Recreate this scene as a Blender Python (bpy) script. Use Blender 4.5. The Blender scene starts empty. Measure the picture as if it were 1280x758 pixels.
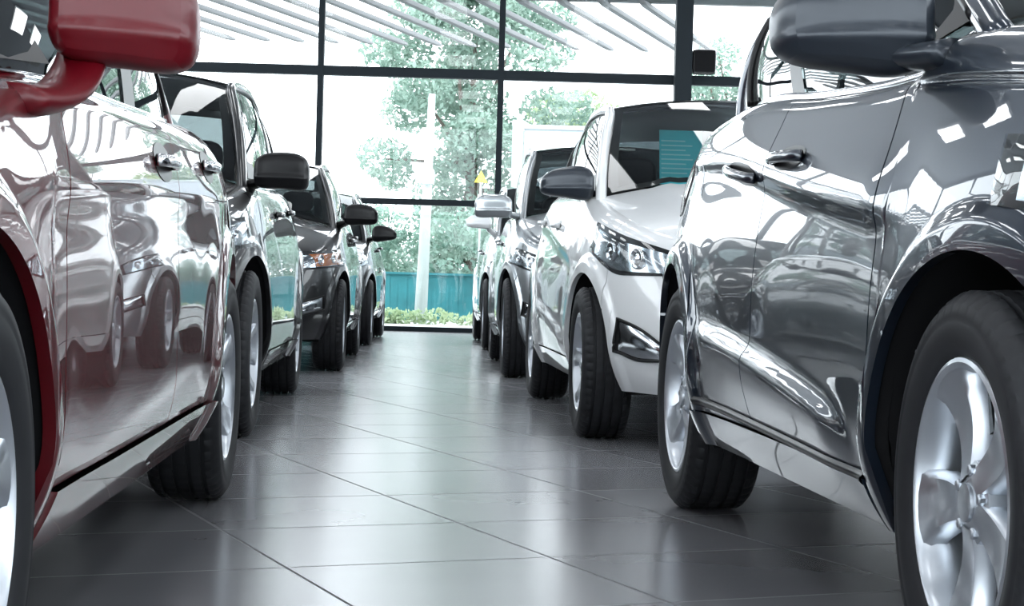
import bpy, math, random
import numpy as np
from mathutils import Matrix, Vector
random.seed(7); RNG = np.random.default_rng(7)
SC = bpy.context.scene
COL = SC.collection
PI = math.pi
# ------------------------------------------------------------------ materials
def new_mat(name):
    m = bpy.data.materials.new(name); m.use_nodes = True
    nt = m.node_tree
    for n in list(nt.nodes): nt.nodes.remove(n)
    out = nt.nodes.new('ShaderNodeOutputMaterial')
    return m, nt, out
def principled(name, col, rough=.5, metal=0., coat=0., coat_rough=.02, coat_ior=1.5, spec=.5, emis=None, estr=0., flake=0., noise=0., nscale=20., bump=0., bscale=60.):
    m, nt, out = new_mat(name)
    b = nt.nodes.new('ShaderNodeBsdfPrincipled')
    b.inputs['Base Color'].default_value = (*col, 1)
    b.inputs['Roughness'].default_value = rough
    b.inputs['Metallic'].default_value = metal
    b.inputs['Coat Weight'].default_value = coat
    b.inputs['Coat Roughness'].default_value = coat_rough
    b.inputs['Coat IOR'].default_value = coat_ior
    b.inputs['Specular IOR Level'].default_value = spec
    if emis:
        b.inputs['Emission Color'].default_value = (*emis, 1); b.inputs['Emission Strength'].default_value = estr
    tc = nt.nodes.new('ShaderNodeTexCoord')
    if noise > 0 or flake > 0:
        nz = nt.nodes.new('ShaderNodeTexNoise'); nz.inputs['Scale'].default_value = nscale if noise > 0 else 900.
        nz.inputs['Detail'].default_value = 4
        nt.links.new(tc.outputs['Object'], nz.inputs['Vector'])
        a = noise if noise > 0 else flake
        mx = nt.nodes.new('ShaderNodeMix'); mx.data_type = 'RGBA'
        mx.inputs[6].default_value = tuple(c*(1-a) for c in col)+(1,)
        mx.inputs[7].default_value = tuple(min(1, c*(1+a)) for c in col)+(1,)
        nt.links.new(nz.outputs['Fac'], mx.inputs[0])
        nt.links.new(mx.outputs[2], b.inputs['Base Color'])
    if bump > 0:
        n2 = nt.nodes.new('ShaderNodeTexNoise'); n2.inputs['Scale'].default_value = bscale
        nt.links.new(tc.outputs['Object'], n2.inputs['Vector'])
        bp = nt.nodes.new('ShaderNodeBump'); bp.inputs['Strength'].default_value = bump; bp.inputs['Distance'].default_value = .01
        nt.links.new(n2.outputs['Fac'], bp.inputs['Height'])
        nt.links.new(bp.outputs['Normal'], b.inputs['Normal'])
    nt.links.new(b.outputs[0], out.inputs[0])
    return m
def thin_glass(name, tint, refl=1.0, rough=0.0, f0=.05):
    m, nt, out = new_mat(name)
    tr = nt.nodes.new('ShaderNodeBsdfTransparent'); tr.inputs[0].default_value = (*tint, 1)
    gl = nt.nodes.new('ShaderNodeBsdfGlossy'); gl.inputs['Roughness'].default_value = rough
    gl.inputs['Color'].default_value = (refl, refl, refl, 1)
    lw = nt.nodes.new('ShaderNodeLayerWeight'); lw.inputs['Blend'].default_value = .5
    p = nt.nodes.new('ShaderNodeMath'); p.operation = 'POWER'; p.inputs[1].default_value = 4.6
    q = nt.nodes.new('ShaderNodeMath'); q.operation = 'MULTIPLY_ADD'; q.inputs[1].default_value = 1-f0; q.inputs[2].default_value = f0
    mx = nt.nodes.new('ShaderNodeMixShader')
    nt.links.new(lw.outputs['Facing'], p.inputs[0]); nt.links.new(p.outputs[0], q.inputs[0])
    nt.links.new(q.outputs[0], mx.inputs[0]); nt.links.new(tr.outputs[0], mx.inputs[1]); nt.links.new(gl.outputs[0], mx.inputs[2])
    nt.links.new(mx.outputs[0], out.inputs[0])
    return m
M = {}
M['red'] = principled('red_paint', (.095,.0006,.0045), .42, 0, 1, .012, 2.0, flake=.25)
M['grey'] = principled('grey_metallic_paint', (.018,.029,.048), .30, .6, 1, .012, 1.85, flake=.25)
M['white'] = principled('white_paint', (.90,.915,.92), .35, 0, 1, .012, 1.6, noise=.01)
M['black'] = principled('black_paint', (.004,.004,.005), .35, 0, 1, .012, 1.5, flake=.3)
M['silver'] = principled('silver_paint', (.42,.45,.47), .28, .8, 1, .012, 1.6, flake=.2)
M['darksilver'] = principled('graphite_paint', (.10,.105,.115), .28, .7, 1, .012, 1.7, flake=.2)
M['glass'] = thin_glass('tinted_car_glass', (.58,.62,.62), 1.0)
M['glass_dark'] = thin_glass('privacy_car_glass', (.17,.20,.20), 1.0)
M['lens'] = thin_glass('clear_lamp_lens', (.86,.90,.92), 1.0, f0=.07)
M['pane'] = thin_glass('curtain_wall_glass', (.95,.975,.98), 1.0, f0=.02)
M['rubber'] = principled('tyre_rubber', (.021,.022,.025), .62, 0, 0, spec=.35, noise=.25, nscale=14)
M['redshell'] = principled('red_shell_paint', (.120,.0005,.0055), .40, 0, .18, .12, 1.45, noise=.03)
M['satin'] = principled('slate_satin_shell', (.030,.038,.050), .30, .3, .25, .15, noise=.05)
M['trim'] = principled('black_trim', (.005,.005,.006), .34, 0, 0, spec=.28, noise=.1)
M['matte'] = principled('matte_black_liner', (.006,.006,.007), .8, 0, 0, spec=.2, noise=.2)
M['rivet'] = principled('liner_fastener', (.22,.23,.24), .35, .6, noise=.1)
M['chrome'] = principled('chrome', (.82,.83,.85), .08, 1, noise=.02)
M['alloy'] = principled('alloy_silver', (.66,.70,.75), .34, .9, .5, .08, noise=.04)
M['alloydark'] = principled('alloy_grey', (.36,.38,.41), .25, 1, .6, .05, noise=.04)
M['disc'] = principled('shaded_disc_steel', (.05,.055,.06), .45, .8, noise=.15, nscale=40)  # dark tone carries the shade seen between the wheel spokes
M['mirror'] = principled('mirror_glass', (.75,.78,.8), .02, 1, noise=.01)
M['amber'] = principled('amber_lens', (.60,.16,.03), .25, 0, 1, noise=.1)
M['reflector'] = principled('lamp_reflector', (.62,.65,.68), .14, 1, noise=.08, nscale=30)
M['seat'] = principled('seat_fabric', (.018,.019,.022), .75, noise=.25, nscale=60)
M['dash'] = principled('dashboard_plastic', (.012,.012,.014), .55, noise=.2)
M['frame'] = principled('dark_window_frame', (.010,.016,.021), .5, 0, spec=.2, noise=.12, nscale=6)
M['wall'] = principled('white_wall', (.30,.31,.33), .75, noise=.03, nscale=3)
M['ceil'] = principled('ceiling_white', (.20,.215,.24), .8, noise=.03, nscale=2)
M['lamp'] = principled('lamp_diffuser', (.9,.9,.9), .5, emis=(.95,.98,1.0), estr=3.6, noise=.01)
M['lampbody'] = principled('lamp_housing', (.7,.7,.7), .4, noise=.03)
M['slat'] = principled('grey_slat_metal', (.20,.205,.21), .6, .0, noise=.05)
M['bark'] = principled('bark', (.16,.13,.11), .9, noise=.4, nscale=12, bump=.4)
M['pole'] = principled('white_pole', (.46,.52,.51), .6, noise=.12, nscale=5)
M['teal'] = principled('teal_fence', (.018,.165,.185), .65, noise=.55, nscale=2.2)
M['panelgrey'] = principled('pale_grey_panel', (.42,.46,.50), .6, noise=.06, nscale=3)
M['yellow'] = principled('yellow_plate', (.85,.72,.08), .5, noise=.05)
M['sheet'] = principled('teal_paper', (.10,.66,.74), .6, noise=.05)
M['sheetline'] = principled('teal_paper_print', (.45,.88,.92), .6, noise=.05)
M['gasket'] = principled('ground_paving', (.42,.43,.42), .8, noise=.2, nscale=1.5)
def leaf_mat(name, c1, c2):
    m, nt, out = new_mat(name)
    b = nt.nodes.new('ShaderNodeBsdfPrincipled'); b.inputs['Roughness'].default_value = .55
    tc = nt.nodes.new('ShaderNodeTexCoord'); nz = nt.nodes.new('ShaderNodeTexNoise')
    nz.inputs['Scale'].default_value = 1.4; nz.inputs['Detail'].default_value = 5; nz.inputs['Roughness'].default_value = .7
    cr = nt.nodes.new('ShaderNodeValToRGB')
    cr.color_ramp.elements[0].position = .35; cr.color_ramp.elements[0].color = (*c1, 1)
    cr.color_ramp.elements[1].position = .65; cr.color_ramp.elements[1].color = (*c2, 1)
    nt.links.new(tc.outputs['Object'], nz.inputs['Vector']); nt.links.new(nz.outputs['Fac'], cr.inputs[0]); nt.links.new(cr.outputs[0], b.inputs['Base Color'])
    t = nt.nodes.new('ShaderNodeBsdfTranslucent'); nt.links.new(cr.outputs[0], t.inputs[0])
    mx = nt.nodes.new('ShaderNodeMixShader'); mx.inputs[0].default_value = .35
    nt.links.new(b.outputs[0], mx.inputs[1]); nt.links.new(t.outputs[0], mx.inputs[2]); nt.links.new(mx.outputs[0], out.inputs[0])
    return m
M['leaf'] = leaf_mat('leaf_teal_green', (.17,.28,.225), (.44,.555,.475))
M['leaf2'] = leaf_mat('leaf_yellow_green', (.32,.43,.25), (.55,.64,.42))
M['leaf3'] = leaf_mat('leaf_hedge_green', (.13,.26,.205), (.36,.50,.41))
def floor_mat():
    m, nt, out = new_mat('grey_porcelain_tile')
    N = nt.nodes.new; L = nt.links.new
    b = N('ShaderNodeBsdfPrincipled')
    tc = N('ShaderNodeTexCoord'); sep = N('ShaderNodeSeparateXYZ'); L(tc.outputs['Object'], sep.inputs[0])
    th = math.atan(940/2200)
    def lin(a, c, off, size):
        u = N('ShaderNodeMath'); u.operation = 'MULTIPLY'; u.inputs[1].default_value = a; L(sep.outputs[0], u.inputs[0])
        v = N('ShaderNodeMath'); v.operation = 'MULTIPLY_ADD'; v.inputs[1].default_value = c; L(sep.outputs[1], v.inputs[0]); L(u.outputs[0], v.inputs[2])
        w = N('ShaderNodeMath'); w.operation = 'SUBTRACT'; w.inputs[1].default_value = off; L(v.outputs[0], w.inputs[0])
        d = N('ShaderNodeMath'); d.operation = 'DIVIDE'; d.inputs[1].default_value = size; L(w.outputs[0], d.inputs[0])
        f = N('ShaderNodeMath'); f.operation = 'FRACT'; L(d.outputs[0], f.inputs[0])
        fl = N('ShaderNodeMath'); fl.operation = 'FLOOR'; L(d.outputs[0], fl.inputs[0])
        i = N('ShaderNodeMath'); i.operation = 'SUBTRACT'; i.inputs[0].default_value = 1; L(f.outputs[0], i.inputs[1])
        mn = N('ShaderNodeMath'); mn.operation = 'MINIMUM'; L(f.outputs[0], mn.inputs[0]); L(i.outputs[0], mn.inputs[1])
        s = N('ShaderNodeMath'); s.operation = 'MULTIPLY'; s.inputs[1].default_value = size; L(mn.outputs[0], s.inputs[0])
        return s, fl
    s1, f1 = lin(math.cos(th), math.sin(th), 1.107, .655)
    s2, f2 = lin(-math.sin(th), math.cos(th), 3.85, .61)
    mn = N('ShaderNodeMath'); mn.operation = 'MINIMUM'; L(s1.outputs[0], mn.inputs[0]); L(s2.outputs[0], mn.inputs[1])
    mr = N('ShaderNodeMapRange'); mr.inputs[1].default_value = .0022; mr.inputs[2].default_value = .0042; L(mn.outputs[0], mr.inputs[0])
    cb = N('ShaderNodeCombineXYZ'); L(f1.outputs[0], cb.inputs[0]); L(f2.outputs[0], cb.inputs[1])
    wn = N('ShaderNodeTexWhiteNoise'); L(cb.outputs[0], wn.inputs['Vector'])
    nz = N('ShaderNodeTexNoise'); nz.inputs['Scale'].default_value = 2.5; nz.inputs['Detail'].default_value = 6; L(tc.outputs['Object'], nz.inputs['Vector'])
    tone = N('ShaderNodeMath'); tone.operation = 'MULTIPLY_ADD'; tone.inputs[1].default_value = .5; L(wn.outputs['Value'], tone.inputs[0]); 
    h = N('ShaderNodeMath'); h.operation = 'MULTIPLY'; h.inputs[1].default_value = .5; L(nz.outputs['Fac'], h.inputs[0]); L(h.outputs[0], tone.inputs[2])
    mx = N('ShaderNodeMix'); mx.data_type = 'RGBA'; mx.inputs[6].default_value = (.20,.203,.220,1); mx.inputs[7].default_value = (.255,.259,.278,1); L(tone.outputs[0], mx.inputs[0])
    gr = N('ShaderNodeMix'); gr.data_type = 'RGBA'; gr.inputs[6].default_value = (.14,.142,.15,1); L(mr.outputs[0], gr.inputs[0]); L(mx.outputs[2], gr.inputs[7])
    L(gr.outputs[2], b.inputs['Base Color'])
    ro = N('ShaderNodeMath'); ro.operation = 'MULTIPLY_ADD'; ro.inputs[1].default_value = .06; ro.inputs[2].default_value = FLOOR_ROUGH; L(tone.outputs[0], ro.inputs[0])
    r2 = N('ShaderNodeMix'); r2.data_type = 'FLOAT'; r2.inputs[2].default_value = .8; L(mr.outputs[0], r2.inputs[0]); L(ro.outputs[0], r2.inputs[3])
    L(r2.outputs[0], b.inputs['Roughness'])
    b.inputs['IOR'].default_value = 1.75
    bp = N('ShaderNodeBump'); bp.inputs['Strength'].default_value = .35; bp.inputs['Distance'].default_value = .002; L(mr.outputs[0], bp.inputs['Height']); L(bp.outputs[0], b.inputs['Normal'])
    L(b.outputs[0], out.inputs[0])
    return m
FLOOR_ROUGH = .19
M['floor'] = floor_mat()
# ------------------------------------------------------------------ mesh helpers
class MB:
    def __init__(s): s.V = []; s.F = []; s.mi = []
    def n(s): return len(s.V)
    def add(s, V, F, mi=0):
        o = len(s.V); s.V.extend([tuple(v) for v in V]); s.F.extend([tuple(i+o for i in f) for f in F]); s.mi.extend([mi]*len(F))
    def grid(s, P, flip=False, closeu=False, closev=False, mi=0):
        P = np.asarray(P); nu, nv = P.shape[:2]
        F = []
        for i in range(nu if closeu else nu-1):
            i2 = (i+1) % nu
            for j in range(nv if closev else nv-1):
                j2 = (j+1) % nv
                f = (i*nv+j, i2*nv+j, i2*nv+j2, i*nv+j2)
                F.append(f[::-1] if flip else f)
        s.add(P.reshape(-1, 3), F, mi)
    def box(s, c, h, mi=0, rot=None):
        V = [Vector((sx*h[0], sy*h[1], sz*h[2])) for sx in (-1,1) for sy in (-1,1) for sz in (-1,1)]
        if rot is not None: V = [rot @ v for v in V]
        V = [(v.x+c[0], v.y+c[1], v.z+c[2]) for v in V]
        s.add(V, [(0,1,3,2),(4,6,7,5),(0,4,5,1),(2,3,7,6),(0,2,6,4),(1,5,7,3)], mi)
    def sbox(s, c, h, n=4., k=8, fn=None, mi=0):
        # rounded block: subdivided cube pushed onto a superellipsoid
        t = np.tan(np.linspace(-1, 1, k+1)*PI/4)
        a, b = np.meshgrid(t, t, indexing='ij'); one = np.ones_like(a)
        for ax in range(3):
            for sg in (-1, 1):
                q = [None]*3; q[ax] = one*sg; q[(ax+1) % 3] = a; q[(ax+2) % 3] = b*sg
                P = np.stack(q, -1)
                r = (np.abs(P)**n).sum(-1)**(1/n)
                P = P/r[..., None]*np.array(h)
                if fn is not None: P = fn(P)
                s.grid(P+np.array(c), mi=mi)
    def tube(s, pts, r, k=10, up=(0,0,1), caps=True, ry=None, mi=0):
        pts = np.asarray(pts, float); n = len(pts)
        r = np.broadcast_to(np.asarray(r, float), (n,)); ry = r if ry is None else np.broadcast_to(np.asarray(ry, float), (n,))
        T = np.gradient(pts, axis=0); T /= np.linalg.norm(T, axis=1)[:, None]+1e-12
        U = np.array(up, float)
        A = np.cross(T, U); A /= np.linalg.norm(A, axis=1)[:, None]+1e-12
        B = np.cross(A, T)
        an = np.linspace(0, 2*PI, k, endpoint=False)
        P = pts[:, None]+A[:, None]*(np.cos(an)*1.0)[None, :, None]*r[:, None, None]+B[:, None]*np.sin(an)[None, :, None]*ry[:, None, None]
        o = s.n(); s.grid(P, closev=True, mi=mi)
        if caps:
            s.F.append(tuple(o+j for j in range(k))); s.F.append(tuple(o+(n-1)*k+j for j in range(k))[::-1]); s.mi += [mi, mi]
    def lathe(s, prof, k=64, mod=None, mi=0):
        # profile of (r, y) turned about the y axis
        prof = np.asarray(prof, float); an = np.linspace(0, 2*PI, k, endpoint=False)
        R = np.broadcast_to(prof[:, 0][None], (k, len(prof))).copy()
        if mod is not None: R = R+mod(an, prof)
        P = np.stack([R*np.cos(an)[:, None], np.broadcast_to(prof[:, 1][None], R.shape), R*np.sin(an)[:, None]], -1)
        s.grid(P, closeu=True, mi=mi)
    def build(s, name, mat, parent=None, smooth=True, sharp=None):
        me = bpy.data.meshes.new(name)
        me.from_pydata(s.V, [], s.F)
        mats = mat if isinstance(mat, (list, tuple)) else [mat]
        for m in mats: me.materials.append(m)
        if len(mats) > 1: me.polygons.foreach_set('material_index', s.mi)
        if smooth:
            me.polygons.foreach_set('use_smooth', [True]*len(me.polygons))
            if sharp is not None: me.set_sharp_from_angle(angle=math.radians(sharp))
        me.update()
        o = bpy.data.objects.new(name, me); COL.objects.link(o)
        if parent is not None: o.parent = parent
        return o
def tag(o, label=None, cat=None, group=None, kind=None):
    if label: o['label'] = label
    if cat: o['category'] = cat
    if group: o['group'] = group
    if kind: o['kind'] = kind
    return o
def empty(name, loc, rz=0):
    o = bpy.data.objects.new(name, None); COL.objects.link(o); o.location = loc; o.rotation_euler = (0, 0, rz); o.empty_display_size = .2
    return o
def sstep(a, b, x):
    t = np.clip((x-a)/(b-a), 0, 1); return t*t*(3-2*t)
def pinterp(x, pts):
    # smooth monotone interpolation through sorted points (x, y)
    pts = sorted(pts); X = np.array([q[0] for q in pts]); Y = np.array([q[1] for q in pts])
    h = np.diff(X); d = np.diff(Y)/h
    m = np.zeros_like(Y); m[0] = d[0]; m[-1] = d[-1]
    for i in range(1, len(X)-1):
        m[i] = 0 if d[i-1]*d[i] <= 0 else 2*d[i-1]*d[i]/(d[i-1]+d[i])
    x = np.clip(x, X[0], X[-1]); i = np.clip(np.searchsorted(X, x)-1, 0, len(h)-1)
    t = (x-X[i])/h[i]
    return Y[i]*(2*t**3-3*t*t+1)+h[i]*m[i]*(t**3-2*t*t+t)+Y[i+1]*(-2*t**3+3*t*t)+h[i]*m[i+1]*(t**3-t*t)
# ------------------------------------------------------------------ wheels
def tyre_mb(R, tw, Rr, hi):
    m = MB(); pr = []
    n_gr = 4; hw = tw/2; cy = -hw
    side = [(Rr-.004, hw-.022), (Rr+.004, hw-.012), (Rr+.012, hw-.006), (Rr+(R-Rr)*.35, hw-.0005), (Rr+(R-Rr)*.5, hw), (Rr+(R-Rr)*.56, hw-.0022), (Rr+(R-Rr)*.60, hw-.0006), (Rr+(R-Rr)*.78, hw-.005), (R-.018, hw-.011), (R-.010, hw-.016), (R-.0045, hw-.024)]
    tread = []
    e = hw-.028; ng = 4; gw = .0058
    ys = np.linspace(e, -e, 2)
    centers = [e-(2*e)*(k+.5+.5*(k-1.5)*0)/ng for k in range(ng)]
    tread.append((R-.002, e))
    for c in centers:
        for dy, dr in ((gw+.001, 0), (gw, -.010), (-gw, -.010), (-gw-.001, 0)):
            tread.append((R-.0035*(c/e)**2+dr, c+dy))
    tread.append((R-.002, -e))
    prof = side+tread+[(r, -y) for r, y in side[::-1]]
    prof = [(r, y+cy) for r, y in prof]
    k = 216 if hi else 72
    def mod(an, pf):
        idx = np.arange(len(an))
        lat = ((idx % 4) == 0).astype(float)[:, None]
        sh = np.exp(-((np.abs(pf[:, 1]-cy)-(hw-.026))/.014)**2)[None]
        ctr = (np.abs(pf[:, 1]-cy) < e*.72)[None]*(pf[:, 0] > R-.006)[None]
        lat2 = ((idx % 4) == 2).astype(float)[:, None]
        return -.006*lat*sh*(pf[:, 0] > R-.022)[None]-.002*lat2*ctr
    m.lathe(prof, k, mod if hi else None)
    return m
def rim_mb(R, tw, Rr, style):
    m = MB()
    fy = -.012
    barrel = [(Rr, fy-.004), (Rr-.002, fy), (Rr-.009, fy+.002), (Rr-.014, fy-.003), (Rr-.017, fy-.014), (Rr-.024, fy-.03), (Rr-.028, fy-.06), (Rr-.03, -tw+.03), (Rr-.004, -tw+.02)]
    m.lathe(barrel, 72)
    hub = [(.0005, fy-.008), (.02, fy-.0085), (.030, fy-.010), (.031, fy-.016), (.052, fy-.019), (.066, fy-.026), (.070, fy-.05), (.0705, fy-.07)]
    m.lathe(hub, 40)
    ns, w0, w1, ph, dish, twist = {'five': (5, .031, .050, .30, .016, 0), 'wide': (5, .030, .064, -.25, .02, .08), 'ten': (10, .016, .021, .1, .014, 0), 'six': (6, .022, .036, .2, .015, .06), 'twin': (10, .013, .016, 0, .014, 0)}[style]
    r0, r1 = .04, Rr-.010
    for k in range(ns):
        a0 = ph+2*PI*k/ns
        if style == 'twin': a0 += (.11 if k % 2 else -.11)
        rows = []
        for i in range(13):
            t = i/12; r = r0+(r1-r0)*t
            w = w0+(w1-w0)*t**1.5
            if t > .86: w *= 1+.9*((t-.86)/.14)**2
            y = fy-.016-dish*math.sin(PI*t)*.8+.012*t
            a = a0+twist*math.sin(PI*t)*1.0
            if style == 'twin': a = a0+(-.05 if k % 2 else .05)*t*0
            ct, st = math.cos(a), math.sin(a)
            cs = [(-w*1.06, -.034), (-w, -.010), (-w*.80, -.001), (-w*.30, .0015-.006*math.sin(PI*t)*(style == 'wide')), (w*.30, .0015-.006*math.sin(PI*t)*(style == 'wide')), (w*.80, -.001), (w, -.010), (w*1.06, -.034)]
            rows.append([(r*ct-q*st, y+dy, r*st+q*ct) for q, dy in cs])
        m.grid(rows)
    nl = 5
    for k in range(nl):
        a = ph+2*PI*(k+.5)/nl
        c = (.052*math.cos(a), .052*math.sin(a))
        pr = [(.0006, fy-.012), (.007, fy-.0125), (.0095, fy-.015), (.0095, fy-.03)]
        mm = MB(); mm.lathe(pr, 8); m.add([(x+c[0], y, z+c[1]) for x, y, z in mm.V], mm.F)
    return m
def disc_mb(Rr, tw):
    m = MB()
    m.lathe([(.05, -.075), (.075, -.078), (.076, -.088), (Rr*.72, -.088), (Rr*.72, -.112), (.05, -.112)], 48)
    m.lathe([(.05, -.116), (Rr-.031, -.116), (Rr-.031, -.120), (.05, -.120)], 48)  # dark plate added behind the spokes so their gaps look shaded
    m.box((Rr*.60*math.cos(2.4), -.098, Rr*.60*math.sin(2.4)), (.035, .035, .05), rot=Matrix.Rotation(-2.4, 3, 'Y'))
    return m
# ------------------------------------------------------------------ the car
def build_car(p, name, label, front, rear, side):
    """front, rear: ground points under the outer faces of the two wheels beside the aisle; side: -1 the car's right side faces the aisle, +1 its left side"""
    f = Vector(front); r = Vector(rear); ax = (f-r).normalized(); left = Vector((-ax.y, ax.x))
    ctr = (f+r)/2-left*side*p['tr']
    wb = (f-r).length
    root = empty(name, (ctr.x, ctr.y, 0), math.atan2(ax.y, ax.x))
    tag(root, label, 'car')
    hi = p.get('hi', 1)
    R = p['R']; tw = p['tw']; Rr = p.get('Rr', R*.66); Ra = p.get('Ra', R+.06); W = p['W']
    xa, xb = wb/2, -wb/2
    xF, xB = xa+p['fo'], xb-p['ro']; xm = p.get('xm', (xF+xB)/2); nf, nr = p['nf'], p['nr']
    sill = p['sill']; paint = M[p['paint']]
    # keyword points in p are given relative to: f = front axle, r = rear axle
    def X(q):
        return {'f': xa, 'r': xb, 'F': xF, 'B': xB, 'm': 0}[q[0]]+q[1]
    zh = [(X(q[0]), q[1]) for q in p['belt']]; fil = [(X(q[0]), q[1]) for q in p['fillet']]
    zhi = lambda x: pinterp(np.asarray(x, float), zh)
    rfil = lambda x: pinterp(np.asarray(x, float), fil)
    ridges = [([(X(q[0]), q[1]) for q in rg[0]], *rg[1:]) for rg in p.get('ridges', [])]
    def th_of(x):
        x = np.asarray(x, float)
        fr = x >= xm
        u = np.where(fr, (x-xm)/(xF-xm), (xm-x)/(xm-xB)); n = np.where(fr, nf, nr)
        c = np.clip(u, 0, 1)**(n/2)
        t = np.arccos(c)
        return np.where(fr, t, PI-t)
    def perim(th):
        th = np.asarray(th, float); c = np.abs(np.cos(th)); s = np.sin(th).clip(1e-9)
        fr = th <= PI/2; n = np.where(fr, nf, nr); a = np.where(fr, xF-xm, xm-xB); sg = np.where(fr, 1., -1.)
        x = xm+sg*a*c**(2/n); y = W*s**(2/n)
        nx = sg*c**(2*(n-1)/n)/a; ny = s**(2*(n-1)/n)/W
        l = np.sqrt(nx*nx+ny*ny)
        return x, y, nx/l, ny/l
    tk = p.get('tumble', .34)
    fprof = p['fprof']; rprof = p['rprof']
    def offset(th, z):
        x, y, nx, ny = perim(th)
        so = -tk*np.maximum(0, z-.60)**2-1.3*np.maximum(0, .44-z)**2
        for pts, amp, wu, wd in ridges:
            xs = np.array([q[0] for q in sorted(pts)])
            zc = pinterp(x, pts); t = z-zc
            fade = sstep(xs[0]-.02, xs[0]+.25, x)*sstep(xs[-1]+.02, xs[-1]-.25, x)
            so = so+amp*fade*np.where(t > 0, np.exp(-(t/wu)**2), np.exp(-(t/wd)**2))
        for xc in (xa, xb):
            rr = np.sqrt((x-xc)**2+(z-R)**2)
            so = so+p.get('flare', .016)*sstep(Ra+.085, Ra+.045, rr)
            so = so+p.get('bulge', .03)*np.exp(-((rr-Ra)/.22)**2)*sstep(.1, .4, z)
        fo = pinterp(z, fprof); ro = pinterp(z, rprof)
        w = sstep(.30, .90, np.abs(nx))
        o = so*(1-w)+np.where(nx > 0, fo, ro)*w
        q = zhi(x)-z; rf = rfil(x)
        d = np.clip(rf-q, 0, rf)
        return o-(rf-np.sqrt(np.maximum(rf*rf-d*d, 0)))
    def surf(th, z, lift=0.):
        x, y, nx, ny = perim(th); o = offset(th, z)+lift
        xx = x+nx*o; yy = np.maximum(y+ny*o, 0)
        return np.stack([xx, yy, np.broadcast_to(z, xx.shape)], -1), nx, ny
    def zlo(x):
        z = np.full_like(x, sill, dtype=float)
        z = z+p.get('nose_lift', .0)*sstep(xF-.35, xF, x)
        for xc in (xa, xb):
            dx = np.abs(x-xc); ins = dx < Ra
            z = np.where(ins, R+np.sqrt(np.maximum(Ra*Ra-dx*dx, 0)), z)
        return z
    def nodes(x0, x1, step):
        # column positions from x0 (front) to x1 (rear), crowded where an arch edge runs steeply
        lst = list(np.linspace(x0, x1, max(3, int(abs(x0-x1)/step))))
        for xc in (xa, xb):
            for t in np.linspace(-PI/2, PI/2, 41 if hi else 21): lst.append(xc+Ra*math.sin(t))
            lst += [xc-Ra-.0008, xc-Ra+.0008, xc+Ra-.0008, xc+Ra+.0008]
        a, b = min(x0, x1), max(x0, x1)
        lst = sorted({round(v, 5) for v in lst if a <= v <= b} | {round(x0, 5), round(x1, 5)}, reverse=True)
        return np.array(lst)
    def panel(nm, x0, x1, parent=None, z0=None, z1=None, mat=None, lift=0., nose=False, tail=False, rows=None, lip=.02, gap=.0025):
        """body panel from curve x0(z) (front) to x1(z) (rear) on both sides; returns one mesh (nose / tail panels run across the centre)"""
        rows = rows or ({0: 22, 1: 46, 2: 84}[hi]); step = {0: .06, 1: .02, 2: .012}[hi]
        zr = .6
        out = []
        c0 = x0 if callable(x0) else (lambda z, v=x0: np.full_like(z, v)); c1 = x1 if callable(x1) else (lambda z, v=x1: np.full_like(z, v))
        a = float(c0(np.array([zr]))[0]); b = float(c1(np.array([zr]))[0])
        if nose:
            thb = float(th_of(b)); ths = np.linspace(0.0, thb, 50 if hi else 26)
            xs = perim(ths)[0]
            extra = nodes(a if not nose else xF-.12, b, step)
            ths = np.unique(np.concatenate([ths, th_of(extra)])); xs = perim(ths)[0]; T = None
        elif tail:
            tha = float(th_of(a)); ths = np.unique(np.concatenate([np.linspace(tha, PI, 50 if hi else 26), th_of(nodes(a, xB+.12, step))])); xs = perim(ths)[0]; T = None
        else:
            xs = nodes(a, b, step); T = (a-xs)/(a-b); ths = None
        v = np.linspace(0, 1, rows); v = 1-(1-v)**1.35
        zb = zlo(xs) if z0 is None else np.maximum(z0(xs), zlo(xs)*0+z0(xs))
        if T is not None:
            for _ in range(3):
                xbot = c0(zb)*(1-T)+c1(zb)*T; zb = zlo(xbot) if z0 is None else z0(xbot)
        zt = zhi(xs) if z1 is None else z1(xs)
        if T is not None and z1 is None:
            for _ in range(3):
                xt = c0(zt)*(1-T)+c1(zt)*T; zt = zhi(xt)
        Z = zb[:, None]+(zt-zb)[:, None]*v[None]
        if T is not None:
            XX = c0(Z.ravel()).reshape(Z.shape)*(1-T)[:, None]+c1(Z.ravel()).reshape(Z.shape)*T[:, None]
            TH = th_of(XX)
        else:
            TH = np.broadcast_to(ths[:, None], Z.shape)
        P, nx, ny = surf(TH, Z, lift)
        return P, nx, ny
    def emit(mb, P, nx, ny, sgn, lip=.02, edges='udlr'):
        S = np.array([1, sgn, 1.]); Q = P*S
        mb.grid(Q, flip=sgn > 0)
        nrm = np.stack([nx, ny*sgn, np.zeros_like(nx)], -1)
        IN = Q-nrm*lip
        for e in edges:
            if e == 'l': o, i = Q[0], IN[0]
            if e == 'r': o, i = Q[-1], IN[-1]
            if e == 'd': o, i = Q[:, 0], IN[:, 0]
            if e == 'u': o, i = Q[:, -1], IN[:, -1]-np.array([0, 0, lip*.6])
            mb.grid(np.stack([o, o*.6+i*.4, i], 1))
    g = .0032
    sA = p['seamA']; sB = p['seamB']; sC = p['seamC']
    curve = lambda pts, d: (lambda z, pts=[(q[1], X(q[0])) for q in pts], d=d: pinterp(z, pts)+d)
    bump_x = xa+Ra*p.get('bseam', .80); tail_x = xb-Ra*.80
    sides = (-1, 1)
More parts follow.
